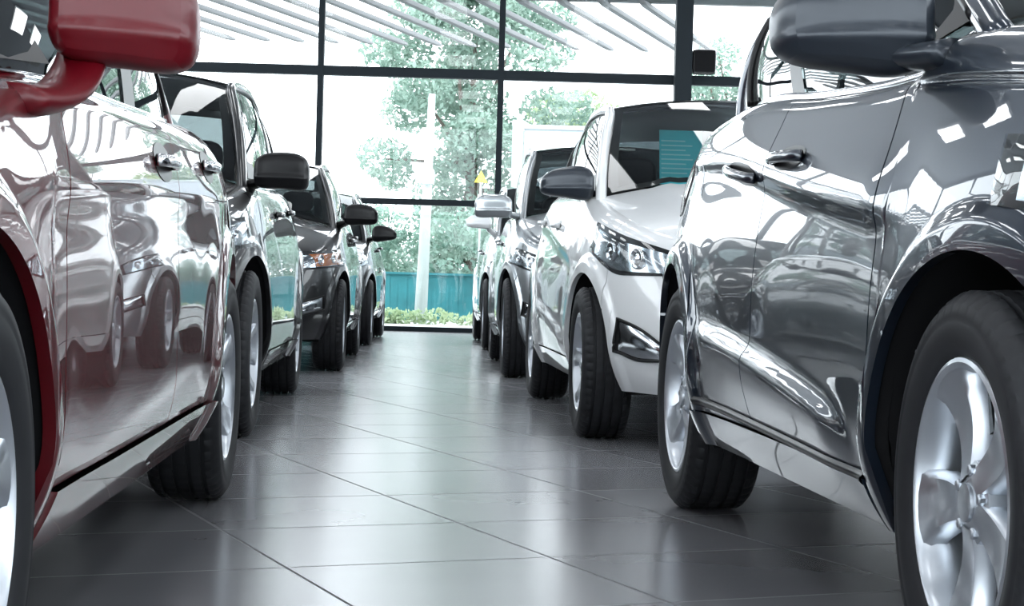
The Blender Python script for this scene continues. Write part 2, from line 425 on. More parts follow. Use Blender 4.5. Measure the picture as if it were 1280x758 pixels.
    # bumpers: one mesh across the centre
    for nm, kw in (('bumper', dict(x0=xF, x1=bump_x+g, nose=True)), ('bumper', dict(x0=tail_x-g, x1=xB, tail=True))):
        mb = MB()
        for sg in sides:
            P, nx, ny = panel(nm, **kw); emit(mb, P, nx, ny, sg, edges='ud'+('r' if kw.get('nose') else 'l'))
        mb.build(nm, paint, root)
    sillz = lambda x: np.full_like(np.asarray(x, float), p['skirt'])
    for sg in sides:
        mb = MB(); P, nx, ny = panel('fender', bump_x-g, curve(sA, g)); emit(mb, P, nx, ny, sg); mb.build('fender', paint, root)
        for cx0, cx1, hx in ((curve(sA, -g), curve(sB, g), p['handles'][0]), (curve(sB, -g), curve(sC, g), p['handles'][1])):
            mb = MB(); P, nx, ny = panel('door', cx0, cx1, z0=lambda x: np.maximum(zlo(x), p['skirt']+.004)); emit(mb, P, nx, ny, sg)
            d = mb.build('door', paint, root)
            # bow handle standing off the door skin
            hx0, hx1, hz0, hz1 = X(hx[0]), X(hx[1]), hx[2], hx[3]
            t = np.linspace(0, 1, 17 if hi else 9); xs = hx0+(hx1-hx0)*t; zs = hz0+(hz1-hz0)*t
            P, nx, ny = surf(th_of(xs), zs, 0.0)
            lift = .006+p.get('bow_h', .028)*np.sin(PI*np.clip(t, 0, 1))**.45
            P = P+np.stack([nx, ny, nx*0], -1)*lift[:, None]; P[:, 1] *= sg
            ZZ = zs[:, None]+np.linspace(-1, 1, 7)[None]*(p.get('cup', .028)*np.sin(PI*np.clip(t*.96+.02, 0, 1))**.35)[:, None]
            C_, cnx, cny = surf(np.broadcast_to(th_of(xs)[:, None], ZZ.shape), ZZ, .0015); C_ = C_*np.array([1, sg, 1.])
            mb = MB(); mb.grid(C_, flip=sg > 0); mb.build('handle_recess_shade', M['trim'], d)  # flat dark patch on the skin, standing in for shade behind the handle
            mb = MB(); mb.tube(P, .0085, 10, ry=.0135); mb.build('door_handle', M[p.get('handle_mat', p['paint'])], d)
        mb = MB(); P, nx, ny = panel('quarter_panel', curve(sC, -g), tail_x+g); emit(mb, P, nx, ny, sg); mb.build('quarter_panel', paint, root)
        # sill below the doors
        mb = MB(); P, nx, ny = panel('sill', curve(sA, -g), xb+Ra+.002, z1=sillz, rows=14, lift=p.get('skirt_lift', .008)); emit(mb, P, nx, ny, sg, lip=.05); mb.build('sill', M[p.get('skirt_mat', p['paint'])], root)
        if p.get('sill_strip'):
            zc = p['sill_strip']; xs = np.linspace(xa-Ra-.06, xb+Ra+.06, 40)
            zz = np.linspace(-.012, .012, 5); ZZ = np.interp(xs, [xb+Ra, xa-Ra], [zc[1], zc[0]])[:, None]+zz[None]
            P, nx, ny = surf(np.broadcast_to(th_of(xs)[:, None], ZZ.shape), ZZ, .0)
            bul = (.0125*(1-(zz/.012)**2)+.002)[None, :, None]
            P = P+np.stack([nx, ny, nx*0], -1)*bul; P[..., 1] *= sg
            mb = MB(); mb.grid(P, flip=sg > 0); mb.build('sill_strip', M['chrome'] if zc[2] == 1 else M['trim'], root)
    # dark structure seen through panel gaps, with wheel wells
    mb = MB()
    for sg in sides:
        xs = np.concatenate([nodes(xF-.15, xB+.15, .1)])
        zb = zlo(xs)+.012*(zlo(xs) > sill+.05); zt = zhi(xs)-.02
        Z = zb[:, None]+(zt-zb)[:, None]*np.linspace(0, 1, 8)[None]
        P, nx, ny = surf(np.broadcast_to(th_of(xs)[:, None], Z.shape), Z, -.045); P[..., 1] = np.maximum(P[..., 1], .02)*sg
        mb.grid(P, flip=sg > 0)
    # floor pan
    xs = nodes(xF-.25, xB+.25, .15); yy = np.linspace(-1, 1, 9)
    zf = np.maximum(zlo(xs), sill)+.03
    wy = np.maximum(surf(th_of(xs), np.full_like(xs, .4), -.06)[0][:, 1], .05)
    mb.grid(np.stack([np.broadcast_to(xs[:, None], (len(xs), 9)), wy[:, None]*yy[None], np.broadcast_to((sill+.02+0*zf)[:, None], (len(xs), 9))], -1)[np.abs(xs-xa) > Ra] if False else np.stack([np.broadcast_to(xs[:, None], (len(xs), 9)), wy[:, None]*yy[None]*(1), np.broadcast_to(zf[:, None], (len(xs), 9))], -1))
    mb.build('body_shell', M['matte'], root)
    for xc in (xa, xb):
        for sg in sides:
            mb = MB(); an = np.linspace(-.30, PI+.30, 36)
            y1a = surf(th_of(xc+Ra*np.cos(an)), np.maximum(R+Ra*np.sin(an), sill))[0][:, 1]-.022; y1 = float(y1a.max())
            yr = y1a[:, None]-np.array([0, .03, .12, 0])[None]; yr[:, 3] = y1-.33
            rr = Ra+np.array([.012, .004, .0, -.0])
            P = np.stack([xc+rr[None]*np.cos(an)[:, None], yr*sg, R+rr[None]*np.sin(an)[:, None]], -1)
            mb.grid(P)
            mb.add([(xc+Ra*math.cos(a), (y1-.33)*sg, R+Ra*math.sin(a)) for a in an], [tuple(range(36))])
            ln = mb.build('wheel_arch_liner', M['matte'], root)
            if p.get('rivets') and xc > 0:
                for a in (PI+.05, PI-.22, PI-.60):
                    xx = xc+(Ra-.002)*math.cos(a); zz = R+(Ra-.002)*math.sin(a)
                    mb = MB(); mb.sbox((xx, (y1-.055)*sg, zz), (.006, .007, .007), 2.2, 4); mb.build('fastener', M['rivet'], ln)
    # bonnet: rows across from edge to edge
    def lid(nm, th0, th1, crown, bow, sg_bow, mat, vlim=1.0, n=40):
        tl = np.linspace(0, 1, n); ths = th0+(th1-th0)*(tl**1.9 if sg_bow > 0 else 1-(1-tl)**1.9); xe = perim(ths)[0]; ze = zhi(xe)
        E = surf(ths, ze)[0]
        v = np.linspace(-1, 1, 41 if hi else 21)
        t = np.linspace(0, 1, n)
        if sg_bow < 0: t = 1-t
        Y = E[:, 1][:, None]*v[None]
        cr = crown*(1-np.abs(v)**2.2)
        ramp = t**1.5
        XX = E[:, 0][:, None]+sg_bow*bow*ramp[:, None]*(1-v**2)[None]
        ZZ = E[:, 2][:, None]+(crown*(.35+.65*np.sqrt(t)))[:, None]*(1-np.abs(v)**2.2)[None]
        for a_, w_, vv in p.get('lidcrease', [(.012, .05, .62)]):
            ZZ = ZZ+(a_*np.exp(-((np.abs(v)-vv)/w_)**2))[None]*sstep(0, .25, t)[:, None]
        return np.stack([XX, Y, ZZ], -1)
    xA = X(p['xA']); xC = X(p['xC']); thA = float(th_of(xA)); thC = float(th_of(xC))
    H = lid('bonnet', 1e-5, thA, p['crown'], p['bow'], 1, paint)
    mb = MB(); mb.grid(H); mb.build('bonnet', paint, root)
    D = lid('deck', thC, PI-1e-5, p['rcrown'], p['bow']*.8, -1, paint)
    mb = MB(); mb.grid(D); mb.build('boot_lid' if p['type'] == 'sedan' else 'tailgate', paint, root)
    # greenhouse
    At = np.array([X(p['At'][0]), p['At'][1], p['At'][2]]); Ct = np.array([X(p['Ct'][0]), p['Ct'][1], p['Ct'][2]])
    nU = 33 if hi else 17
    u = np.linspace(0, 1, nU)
    rail = At[None]*(1-u)[:, None]+Ct[None]*u[:, None]; rail[:, 2] += p.get('railbulge', .05)*4*u*(1-u); rail[:, 1] += .025*4*u*(1-u)
    v = np.linspace(-1, 1, H.shape[1])
    def roofrow(i, bowx):
        return np.stack([rail[i, 0]+bowx*(1-v**2), rail[i, 1]*v, rail[i, 2]+p['rcr']*(1-np.abs(v)**2.4)], -1)
    bx = np.interp(u, [0, .3, .7, 1], [.10, .03, -.02, -.06])
    RF = np.stack([roofrow(i, bx[i]) for i in range(nU)])
    mb = MB(); mb.grid(RF); mb.grid(RF-np.array([0, 0, .03]), flip=True); mb.build('roof', paint, root)
    def ruled(bot, top, bulge, n=24):
        t = np.linspace(0, 1, n)[:, None, None]
        P = bot[None]*(1-t)+top[None]*t
        d = top-bot; fw = np.cross(d, np.gradient(bot, axis=0)); fw /= np.linalg.norm(fw, axis=1)[:, None]+1e-9
        fw = fw*np.where(fw[:, 2:3] < 0, -1, 1)
        return P+fw[None]*bulge*4*t*(1-t)
    WS = ruled(H[-1]+np.array([-.01, 0, .012]), RF[0]+np.array([.0, 0, -.006]), p.get('wbulge', .03))
    RW = ruled(D[0]+np.array([.01, 0, .012]), RF[-1]+np.array([.0, 0, -.006]), .04)
    fr = MB(); k0 = 1
    mb = MB(); mb.grid(WS); wso = mb.build('windscreen', M['glass'], root)
    # blacked edge band round the windscreen
    mb = MB(); L_ = 0.003
    nb = max(2, H.shape[1]//22)
    for blk in (WS[:2], WS[-2:], WS[:, :nb+1], WS[:, -nb-1:]): mb.grid(blk-np.array([.004, 0, .004]))
    mb.build('windscreen_border', M['trim'], wso)
    mb = MB(); mb.grid(RW); mb.build('rear_window', M['glass_dark'], root)
    nV = WS.shape[0]
    for sg, col in ((-1, 0), (1, -1)):
        ac = WS[:, col]; cc = RW[:, col]
        rl = rail*np.array([1, sg, 1.])
        # side glass on a Coons patch between belt, pillar curves and roof rail
        xs = ac[0, 0]+(cc[0, 0]-ac[0, 0])*u
        bl = surf(th_of(xs), zhi(xs))[0]*np.array([1, sg, 1.]); bl[:, 1] -= sg*.012
        w_ = np.linspace(0, 1, nV)
        c0, c1 = bl[:, None], rl[:, None]
        d0, d1 = ac[None], cc[None]
        uu, vv = u[:, None, None], w_[None, :, None]
        CP = (1-vv)*c0+vv*c1+(1-uu)*d0+uu*d1-((1-uu)*(1-vv)*bl[0]+uu*(1-vv)*bl[-1]+(1-uu)*vv*rl[0]+uu*vv*rl[-1])
        CP[..., 1] += sg*p.get('gbulge', .02)*(4*vv*(1-vv))[..., 0]*(np.sin(PI*u)**.4)[:, None]
        iB = int(round(p['uB']*(nU-1))); iC = int(round(p['uC']*(nU-1))); wB = 2 if hi else 1
        for a, b in ((0, iB), (iB+wB, iC)):
            mb = MB(); mb.grid(CP[a:b+1], flip=sg > 0); mb.build('side_window', M['glass_dark'], root)
        mb = MB(); mb.grid(CP[iB:iB+wB+1]+np.array([0, sg*.004, 0]), flip=sg > 0); mb.build('door_pillar', M['trim'], root)
        if iC < nU-1:
            mb = MB(); mb.grid(CP[iC:]+np.array([0, sg*.002, 0]), flip=sg > 0); mb.build('rear_pillar', paint, root)
        # painted front pillar, roof rail and rear pillar as one sweep
        mb = MB(); sink = lambda q: q[0]-(q[3]-q[0])/np.linalg.norm(q[3]-q[0])*.16
        path = np.concatenate([[sink(ac)], ac[1:-1], rl[1:-1], cc[::-1][1:-1], [sink(cc)]])
        rr = np.concatenate([np.full(nV-1, .040), np.full(nU-2, .028), np.full(nV-1, .04)])
        for _ in range(6): path[1:-1] = path[1:-1]*.4+.3*(path[:-2]+path[2:])
        mb.tube(path, rr*.82, 12, up=(0, sg, .3), ry=rr*.62); mb.build('pillar', paint, root)
        # window seal along the belt and trim around the glass
        mb = MB(); q = bl+np.array([0, sg*.012, .004]); mb.tube(q, .008, 8, ry=.010); mb.build('belt_moulding', M[p.get('beltmat', 'trim')], root)
        mb = MB(); inner = CP[:, int(nV*.9)]; mb.tube(CP[:iC+1, -2]+np.array([0, sg*.006, -.004]), .012, 8); mb.tube(CP[iC][1:-1]+np.array([0, sg*.004, 0]), .012, 8, up=(1, 0, 0)); mb.tube(CP[0][1:-1]+np.array([-.02, sg*.012, 0]), .014, 8, up=(1, 0, 0)); mb.build('window_seal', M['trim'], root)
        # mirror sail: the small black triangle at the foot of the pillar
        n3 = max(3, int(p.get('sail', .16)*nU))
        mb = MB(); tri = CP[:n3+1] + np.array([0, sg*.005, 0]); 
        pts = [tri[0, 1], tri[-1, 1], tri[0, int(nV*.55)]]
        o = np.array([0, sg*.006, 0]); mb.add([*pts, *(q+o for q in pts)], [(0, 1, 2), (3, 5, 4), (0, 3, 4, 1), (1, 4, 5, 2), (2, 5, 3, 0)]); mb.build('mirror_sail', M['trim'], root, smooth=False)
        # door mirror
        mi = p['mirror']; mx = X(mi['x']); mz = mi['z']
        base = surf(th_of(np.array([mx])), np.array([float(zhi(mx))-.01]))[0][0]
        wid, hgt, dep = mi['size']
        out_ = mi['out']; cy = base[1]+out_; cx = mx+mi.get('dx', .04)
        def shell(Q, wid=wid, hgt=hgt, dep=dep, mi=mi):
            Q = Q.copy(); fx = np.clip(Q[..., 1]/wid, -1, 1)
            Q[..., 2] *= 1-mi.get('taper', .16)*fx
            Q[..., 2] += mi.get('drop', -.02)*fx*0+mi.get('arch', .015)*(fx**2)*-1
            Q[..., 0] = np.where(Q[..., 0] < 0, Q[..., 0]*.45, Q[..., 0])
            Q[..., 0] -= mi.get('sweep', .05)*(fx+.2)
            zc = Q[..., 2]/hgt
            Q[..., 0] += .010*np.exp(-((zc+.42)/.10)**2)*(Q[..., 0] > -.02)
            Q[..., 1] *= sg
            return Q
        mb = MB(); mb.sbox((cx, cy*sg, mz), (dep, wid, hgt), mi.get('n', 3.4), 14 if hi else 8, shell)
        mo = mb.build('side_mirror', M[mi['mat']], root)
        mb = MB()
        foot = np.array([mx-.02, base[1]-.03, base[2]+.005])
        if 'foot' in mi: foot = surf(th_of(np.array([X(mi['foot'][0])])), np.array([mi['foot'][1]]))[0][0]-np.array([0, .03, 0])
        mid = np.array([mx+.01, base[1]+.04, base[2]+.03]) if 'foot' not in mi else np.array([(foot[0]+cx)/2-.04, cy-wid*.55, foot[2]+.0]); end = np.array([cx-.01, cy-wid*.62, mz-hgt*.62])
        tt = np.linspace(0, 1, 12)[:, None]; path = foot*(1-tt)**2+2*mid*tt*(1-tt)+end*tt**2; path = path*np.array([1, sg, 1.])
        fr_ = np.linspace(mi.get('stalk', .07), mi.get('stalk', .07)*.62, 12)
        mb.tube(path, fr_, 16, up=(0, 0, 1), ry=fr_*.42); mb.build('mirror_stalk', M[mi.get('stalk_mat', mi['mat'])], mo)
        mb = MB(); mb.sbox((cx-dep*.46-.002, (cy)*sg, mz), (.004, wid*.86, hgt*.80), 4, 5, lambda Q: np.stack([Q[..., 0]-mi.get('sweep', .05)*(np.clip(Q[..., 1]/wid, -1, 1)+.2), Q[..., 1]*sg, Q[..., 2]], -1)); mb.build('mirror_glass', M['mirror'], mo)
    # lamps and openings laid onto the nose
    def patch(ths, zl, zu, lift, rows=9, dome=0.):
        t = np.linspace(0, 1, rows)
        Z = zl[:, None]*(1-t)[None]+zu[:, None]*t[None]
        TH = np.broadcast_to(ths[:, None], Z.shape)
        P, nx, ny = surf(TH, Z, lift)
        s = np.linspace(0, 1, len(ths)); bl = dome*(np.sin(PI*t)**.5)[None]*(np.sin(PI*s)**.5)[:, None]
        return P+np.stack([nx, ny, nx*0], -1)*bl[..., None]
    hl = p['lamp']
    for sg in sides:
        S = np.array([1, sg, 1.])
        s = np.linspace(0, 1, 25); ths = np.radians(hl['a0']+(hl['a1']-hl['a0'])*s)
        zl = pinterp(s, hl['zl']); zu = pinterp(s, hl['zu'])
        mb = MB(); mb.grid(patch(ths, zl, zu, .002)*S, flip=sg > 0); h = mb.build('headlight', M['trim'], root)
        mid = (zl+zu)/2; hf = (zu-zl)/2
        mb = MB(); mb.grid(patch(ths[2:-2], (mid-hf*.78)[2:-2], (mid+hf*.70)[2:-2], .004)*S, flip=sg > 0); mb.build('reflector', M['reflector'], h)
        for tpos, scale in hl.get('bulbs', ((.38, .62), (.66, .5))):
            th_ = math.radians(hl['a0']+(hl['a1']-hl['a0'])*tpos); zc = float(np.interp(tpos, s, mid)); rad = float(np.interp(tpos, s, hf))*scale
            c, nx, ny = surf(np.array([th_]), np.array([zc]), .007); c = c[0]*S; nv_ = np.array([nx[0], ny[0]*sg, 0.])
            tv = np.cross(nv_, [0, 0, 1.]); a = np.linspace(0, 2*PI, 25)[:-1]
            rows = []
            for rr, dp in ((1., .0), (1.0, .010), (.86, .012), (.80, .004), (.45, -.004+.012), (.01, .016)):
                rows.append([c+tv*math.cos(q)*rad*rr+np.array([0, 0, 1.])*math.sin(q)*rad*rr+nv_*dp for q in a])
            mb = MB(); mb.grid(rows, closev=True); mb.build('bulb', M[hl.get('bulbmat', 'chrome')], h)
        if hl.get('amber'):
            a_, b_ = hl['amber']; i0, i1 = int(a_*24), int(b_*24)
            mb = MB(); mb.grid(patch(ths[i0:i1+1], (mid-hf*.72)[i0:i1+1], (mid+hf*.66)[i0:i1+1], .008)*S, flip=sg > 0); mb.build('indicator', M['amber'], h)
        mb = MB(); mb.grid(patch(ths, zl, zu, .006, dome=.022)*S, flip=sg > 0); mb.build('lens', M['lens'], h)
        fg = p['fog']; s = np.linspace(0, 1, 17); ths = np.radians(fg['a0']+(fg['a1']-fg['a0'])*s); zl = pinterp(s, fg['zl']); zu = pinterp(s, fg['zu'])
        mb = MB(); mb.grid(patch(ths, zl, zu, .003)*S, flip=sg > 0); fo = mb.build('fog_lamp', M['trim'], root)
        mb = MB(); B0 = patch(ths, zl, zu, .006); rim = np.concatenate([B0[:, 0], B0[-1, 1:], B0[::-1, -1][1:], B0[0, ::-1][1:-1]])*S
        mb.tube(np.concatenate([rim, rim[:2]]), .006, 8, caps=False); mb.build('fog_lamp_bezel', M['trim'], fo)
        mid = (zl+zu)/2; hf = (zu-zl)/2
        mb = MB(); mb.grid(patch(ths[1:-1], (mid-hf*.86)[1:-1], (mid+hf*.86)[1:-1], .006, dome=.01)*S, flip=sg > 0); mb.build('fog_lens', M['reflector'], fo)
    for gz0, gz1, ga, nm in p['grilles']:
        mb = MB(); ths = np.radians(ga*np.linspace(0, 1, 18)**1.9); zl = np.full(18, gz0)+np.linspace(0, .02, 18); zu = np.full(18, gz1)-np.linspace(0, .02, 18)
        bars = MB()
        for sg in sides:
            S = np.array([1, sg, 1.]); mb.grid(patch(ths, zl, zu, .003)*S, flip=sg > 0)
            nb_ = max(2, int((gz1-gz0)/.035))
            for k in range(nb_):
                q = patch(ths, zl, zu, .008, rows=2*nb_+1)[:, 2*k+1]; bars.tube(q*S, .005, 6)
        go = mb.build(nm, M['matte'], root); bars.build('grille_bars', M['trim' if p['paint'] != 'black' else 'chrome'], go)
    # rear lamps
    for sg in sides:
        S = np.array([1, sg, 1.]); ths = np.radians(np.linspace(112, 150, 14)); zc = float(zhi(xB+.1))
        mb = MB(); mb.grid(patch(ths, np.full(14, zc-.28), np.full(14, zc-.07), .004, dome=.012)*S, flip=sg > 0); mb.build('tail_lamp', M['amber'] if False else M['red'], root)
    # cabin: dashboard, steering wheel, two front seats, rear bench
    zb_ = float(zhi(xA))
    mb = MB(); mb.sbox((xA-.42, 0, zb_-.15), (.34, surf(th_of(np.array([xA-.4])), np.array([zb_-.1]))[0][0, 1]-.08, .12), 4, 8); mb.build('dashboard', M['dash'], root)
    mb = MB(); a = np.linspace(0, 2*PI, 33); c = np.array([xA-.80, .36, zb_-.08]); q = np.stack([c[0]+.07*np.sin(a), c[1]+.18*np.cos(a), c[2]+.165*np.sin(a)], -1); mb.tube(q, .014, 8, caps=False); mb.box((c[0]+.02, c[1], c[2]), (.02, .17, .02)); mb.build('steering_wheel', M['dash'], root)
    for yy in (-.36, .36):
        mb = MB(); mb.sbox((xA-1.30, yy, .52), (.26, .24, .09), 4, 6); mb.sbox((xA-1.58, yy, .86), (.09, .23, .34), 4, 6, lambda Q: Q+np.stack([-Q[..., 2]*.28, Q[..., 1]*-.12*(Q[..., 2]/.34), 0*Q[..., 2]], -1)); mb.sbox((xA-1.72, yy, 1.28), (.05, .13, .09), 3.2, 6); mb.tube([(xA-1.70, yy-.06, 1.12), (xA-1.71, yy-.06, 1.25)], .007, 6); mb.tube([(xA-1.70, yy+.06, 1.12), (xA-1.71, yy+.06, 1.25)], .007, 6); mb.build('seat', M['seat'], root)
    mb = MB(); mb.sbox((xA-2.15, 0, .52), (.26, .60, .09), 5, 6); mb.sbox((xA-2.45, 0, .86), (.09, .60, .32), 5, 6, lambda Q: Q+np.stack([-Q[..., 2]*.3, 0*Q[..., 1], 0*Q[..., 2]], -1)); mb.build('rear_bench', M['seat'], root)
    # wheels: tyre with its rim, brake disc and added shade plate
    w0 = None
    for xc in (xa, xb):
        for sg in sides:
            rot = 0 if sg > 0 else PI
            if w0 is None:
                w = tyre_mb(R, tw, Rr, hi).build('wheel', M['rubber'], root, sharp=40)
                ri = rim_mb(R, tw, Rr, p['rim']).build('rim', M[p.get('rim_mat', 'alloy')], w, sharp=42)
                di = disc_mb(Rr, tw).build('brake_disc_and_shade', M['disc'], w, sharp=40)
                w0 = (w, ri, di)
            else:
                w = w0[0].copy(); COL.objects.link(w); w.parent = root
                for q in w0[1:]:
                    c = q.copy(); COL.objects.link(c); c.parent = w
            ang = p.get('spin', .3)+(xc > 0)*.9
            w.location = (xc, sg*p['tr'], R); w.rotation_euler = (0, ang*sg, rot) if sg > 0 else (0, ang, PI)
    return root, dict(surf=surf, th_of=th_of, zhi=zhi, xA=xA, WS=WS)
# ------------------------------------------------------------------ camera geometry
F_PX, CAM_H = 2200., .66
def horizon(px): return 353+.028*(px-640)
def ground(px, py):
    d = F_PX*CAM_H/(py-horizon(px)); return ((px-640)/F_PX*d, d)
def at(px, d): return (px-640)/F_PX*d
def zat(px, py, d): return CAM_H+(horizon(px)-py)/F_PX*d
# ------------------------------------------------------------------ car specs
FPROF = [(.15,-.16),(.22,-.05),(.30,-.01),(.45,0),(.58,-.015),(.70,-.06),(.80,-.13),(.90,-.22),(1.05,-.36)]
RPROF = [(.15,-.16),(.25,-.04),(.40,0),(.55,-.005),(.70,-.06),(.90,-.08),(1.2,-.14)]
base = dict(R=.325, tw=.215, tr=.885, W=.885, bulge=.012, fo=.82, ro=.85, nf=3.9, nr=5.0, sill=.23, skirt=.32, fprof=FPROF, rprof=RPROF, type='hatch',
    belt=[('F',0,.74) and (('F',0),.74),(('f',.35),.86),(('f',0),.95),(('f',-.55),1.04),(('m',0),1.09),(('r',0),1.15),(('B',0),1.12)],
    fillet=[(('F',0),.05),(('f',0),.07),(('m',0),.035),(('r',0),.06),(('B',0),.05)],
    xA=('f',-.48), xC=('r',-.45), At=(('f',-1.25),.58,1.52), Ct=(('r',-.25),.55,1.50), rcr=.05, crown=.09, rcrown=.03, bow=.22,
    uB=.46, uC=.86, seamA=[(('f',-.45),.2),(('f',-.46),.7),(('f',-.52),1.2)], seamB=[(('f',-1.46),.2),(('f',-1.47),1.2)],
    seamC=[(('r',.43),.2),(('r',.42),.55),(('r',.25),.80),(('r',.08),1.2)],
    handles=[(('f',-1.18),('f',-1.38),.95,.955),(('f',-2.05),('f',-2.25),.99,.995)],
    lamp=dict(a0=30,a1=66,zl=[(0,.70),(1,.80)],zu=[(0,.79),(.5,.87),(1,.91)]), fog=dict(a0=24,a1=46,zl=[(0,.38),(1,.44)],zu=[(0,.47),(1,.53)]),
    grilles=[(.66,.75,22,'grille'),(.28,.44,20,'lower_intake')], rim='five',
    mirror=dict(x=('f',-.62), z=1.15, size=(.125,.085,.075), out=.15, mat='grey'))
def spec(**kw):
    d = dict(base); d.update(kw); return d
right_grey = spec(paint='grey', hi=2, R=.335, Rr=.229, rim='wide', rivets=True, flare=.020, bulge=.014, beltmat='chrome', tr=.88, W=.885, Ra=.395,
    xA=('f',-.30), belt=[(('F',0),.82),(('f',.3),1.01),(('f',0),1.09),(('f',-.34),1.125),(('f',-.52),1.065),(('f',-1.2),1.10),(('r',.5),1.17),(('r',-.2),1.19),(('B',0),1.16)],
    fillet=[(('F',0),.06),(('f',0),.07),(('f',-.6),.04),(('m',0),.04),(('r',.4),.06),(('r',-.1),.10),(('B',0),.08)],
    ridges=[([(('f',-.30),.80),(('f',-1.0),.88),(('r',.4),1.02),(('r',-.25),1.05)], .020,.10,.035),
            ([(('f',.6),.93),(('f',0),1.0),(('f',-.30),1.03),(('f',-.5),1.04)], -.014,.007,.007),([(('f',-.52),.345),(('f',-.66),.395),(('f',-1.3),.475),(('r',.36),.545)], .024,.026,.10)],
    handles=[(('f',-1.10),('f',-1.36),.955,.962),(('f',-1.56),('f',-1.92),.93,.975)], 
    sill_strip=(.315,.352,0), mirror=dict(x=('f',-.55), z=1.165, size=(.135,.10,.095), out=.125, mat='satin', sweep=.06, taper=.20, stalk=.07, n=3.0, foot=(('f',-.36),1.085)))
left_red = spec(cup=.042, bow_h=.024, handle_mat='chrome', paint='red', hi=2, type='sedan', rim='five', R=.328, fo=.95, ro=1.05, W=.90, tr=.905, bulge=.010, Ra=.395, sill=.21, skirt=.315, nf=3.9, nr=4.4,
    skirt_mat='red', skirt_lift=.014, beltmat='chrome', tumble=.24, flare=.014,
    belt=[(('F',0),.70),(('f',.3),.84),(('f',0),.90),(('f',-.55),.955),(('m',0),1.0),(('r',.3),1.07),(('r',-.1),1.10),(('B',0),1.04)],
    fillet=[(('F',0),.05),(('f',0),.08),(('f',-.6),.035),(('m',0),.05),(('r',.4),.10),(('r',-.2),.14),(('B',0),.12)],
    xA=('f',-.12), xC=('r',-.35), At=(('f',-1.05),.57,1.42), Ct=(('r',.25),.54,1.42), bow=.25, uB=.45, uC=.90, rcrown=.05,
    seamA=[(('f',-.50),.2),(('f',-.52),.7),(('f',-.62),1.2)], seamB=[(('f',-1.78),.2),(('f',-1.80),1.2)],
    seamC=[(('r',.43),.2),(('r',.42),.55),(('r',.22),.80),(('r',.05),1.2)],
    ridges=[([(('f',-.2),.78),(('m',0),.84),(('r',-.2),.90)], .010,.09,.05)],
    handles=[(('f',-1.46),('f',-1.70),.895,.90),(('r',.62),('r',.38),.94,.945)],
    mirror=dict(x=('f',-.62), z=1.068, size=(.110,.085,.075), out=.110, mat='redshell', sweep=.05, taper=-.06, stalk=.062, n=3.1, foot=(('f',-.34),.905)))
right_white = spec(paint='white', rim='six', W=.875, tr=.88, fo=.80, sill=.225,
    belt=[(('F',0),.80),(('f',.42),.905),(('f',0),.985),(('f',-.55),1.07),(('m',0),1.10),(('r',0),1.16),(('B',0),1.14)],
    xA=('f',-.42), At=(('f',-1.22),.60,1.545), Ct=(('r',-.25),.56,1.50), crown=.085,
    ridges=[([(('f',-.30),.78),(('f',-1.0),.86),(('r',.4),.98),(('r',-.2),1.0)], .018,.10,.035),([(('f',-.58),.36),(('f',-.70),.40),(('f',-1.3),.47),(('r',.36),.54)], .016,.028,.08)],
    lamp=dict(a0=26,a1=66,zl=[(0,.70),(.5,.70),(1,.80)],zu=[(0,.78),(.5,.855),(1,.93)]),
    fog=dict(a0=27,a1=47,zl=[(0,.365),(.5,.36),(1,.39)],zu=[(0,.41),(.55,.49),(1,.525)]),
    mirror=dict(x=('f',-.60), z=1.13, size=(.120,.072,.07), out=.105, mat='satin', sweep=.06, taper=.25, stalk=.07))
left_suv = spec(paint='black', rim='ten', R=.34, W=.895, Ra=.40,
    belt=[(('F',0),.80),(('f',.35),.93),(('f',0),.99),(('f',-.5),1.05),(('m',0),1.07),(('r',0),1.12),(('B',0),1.10)],
    At=(('f',-1.15),.62,1.56), Ct=(('r',-.35),.58,1.56), lamp=dict(a0=34,a1=66,zl=[(0,.72),(1,.78)],zu=[(0,.83),(1,.90)]), beltmat='chrome',
    mirror=dict(x=('f',-.55), z=1.12, size=(.118,.08,.07), out=.132, mat='trim', sweep=.03, taper=-.05, stalk=.06, n=4))
left_hatch = spec(paint='black', rim='five',
    lamp=dict(a0=30,a1=68,zl=[(0,.70),(1,.74)],zu=[(0,.82),(1,.86)], amber=(.30,.95)), At=(('f',-1.2),.60,1.50),
    mirror=dict(x=('f',-.60), z=1.13, size=(.125,.078,.065), out=.16, mat='trim', n=3.2, taper=.1))
left_far = spec(paint='black', rim='six', hi=0, mirror=dict(x=('f',-.60), z=1.12, size=(.125,.078,.065), out=.16, mat='trim', n=3.0, taper=.3))
right_silver = spec(paint='silver', rim='six', R=.345, Ra=.41, W=.89, hi=1,
    belt=[(('F',0),.88),(('f',.35),.98),(('f',0),1.05),(('f',-.5),1.13),(('m',0),1.16),(('r',0),1.20),(('B',0),1.18)],
    At=(('f',-1.15),.62,1.66), Ct=(('r',-.35),.58,1.66), mirror=dict(x=('f',-.55), z=1.21, size=(.135,.085,.07), out=.18, mat='silver', n=4, taper=.0))
right_far = spec(paint='silver', rim='five', hi=0, R=.345, Ra=.41,
    belt=right_silver['belt'], At=(('f',-1.15),.62,1.62), Ct=(('r',-.35),.58,1.62), mirror=dict(x=('f',-.55), z=1.26, size=(.13,.07,.065), out=.16, mat='white', n=3))
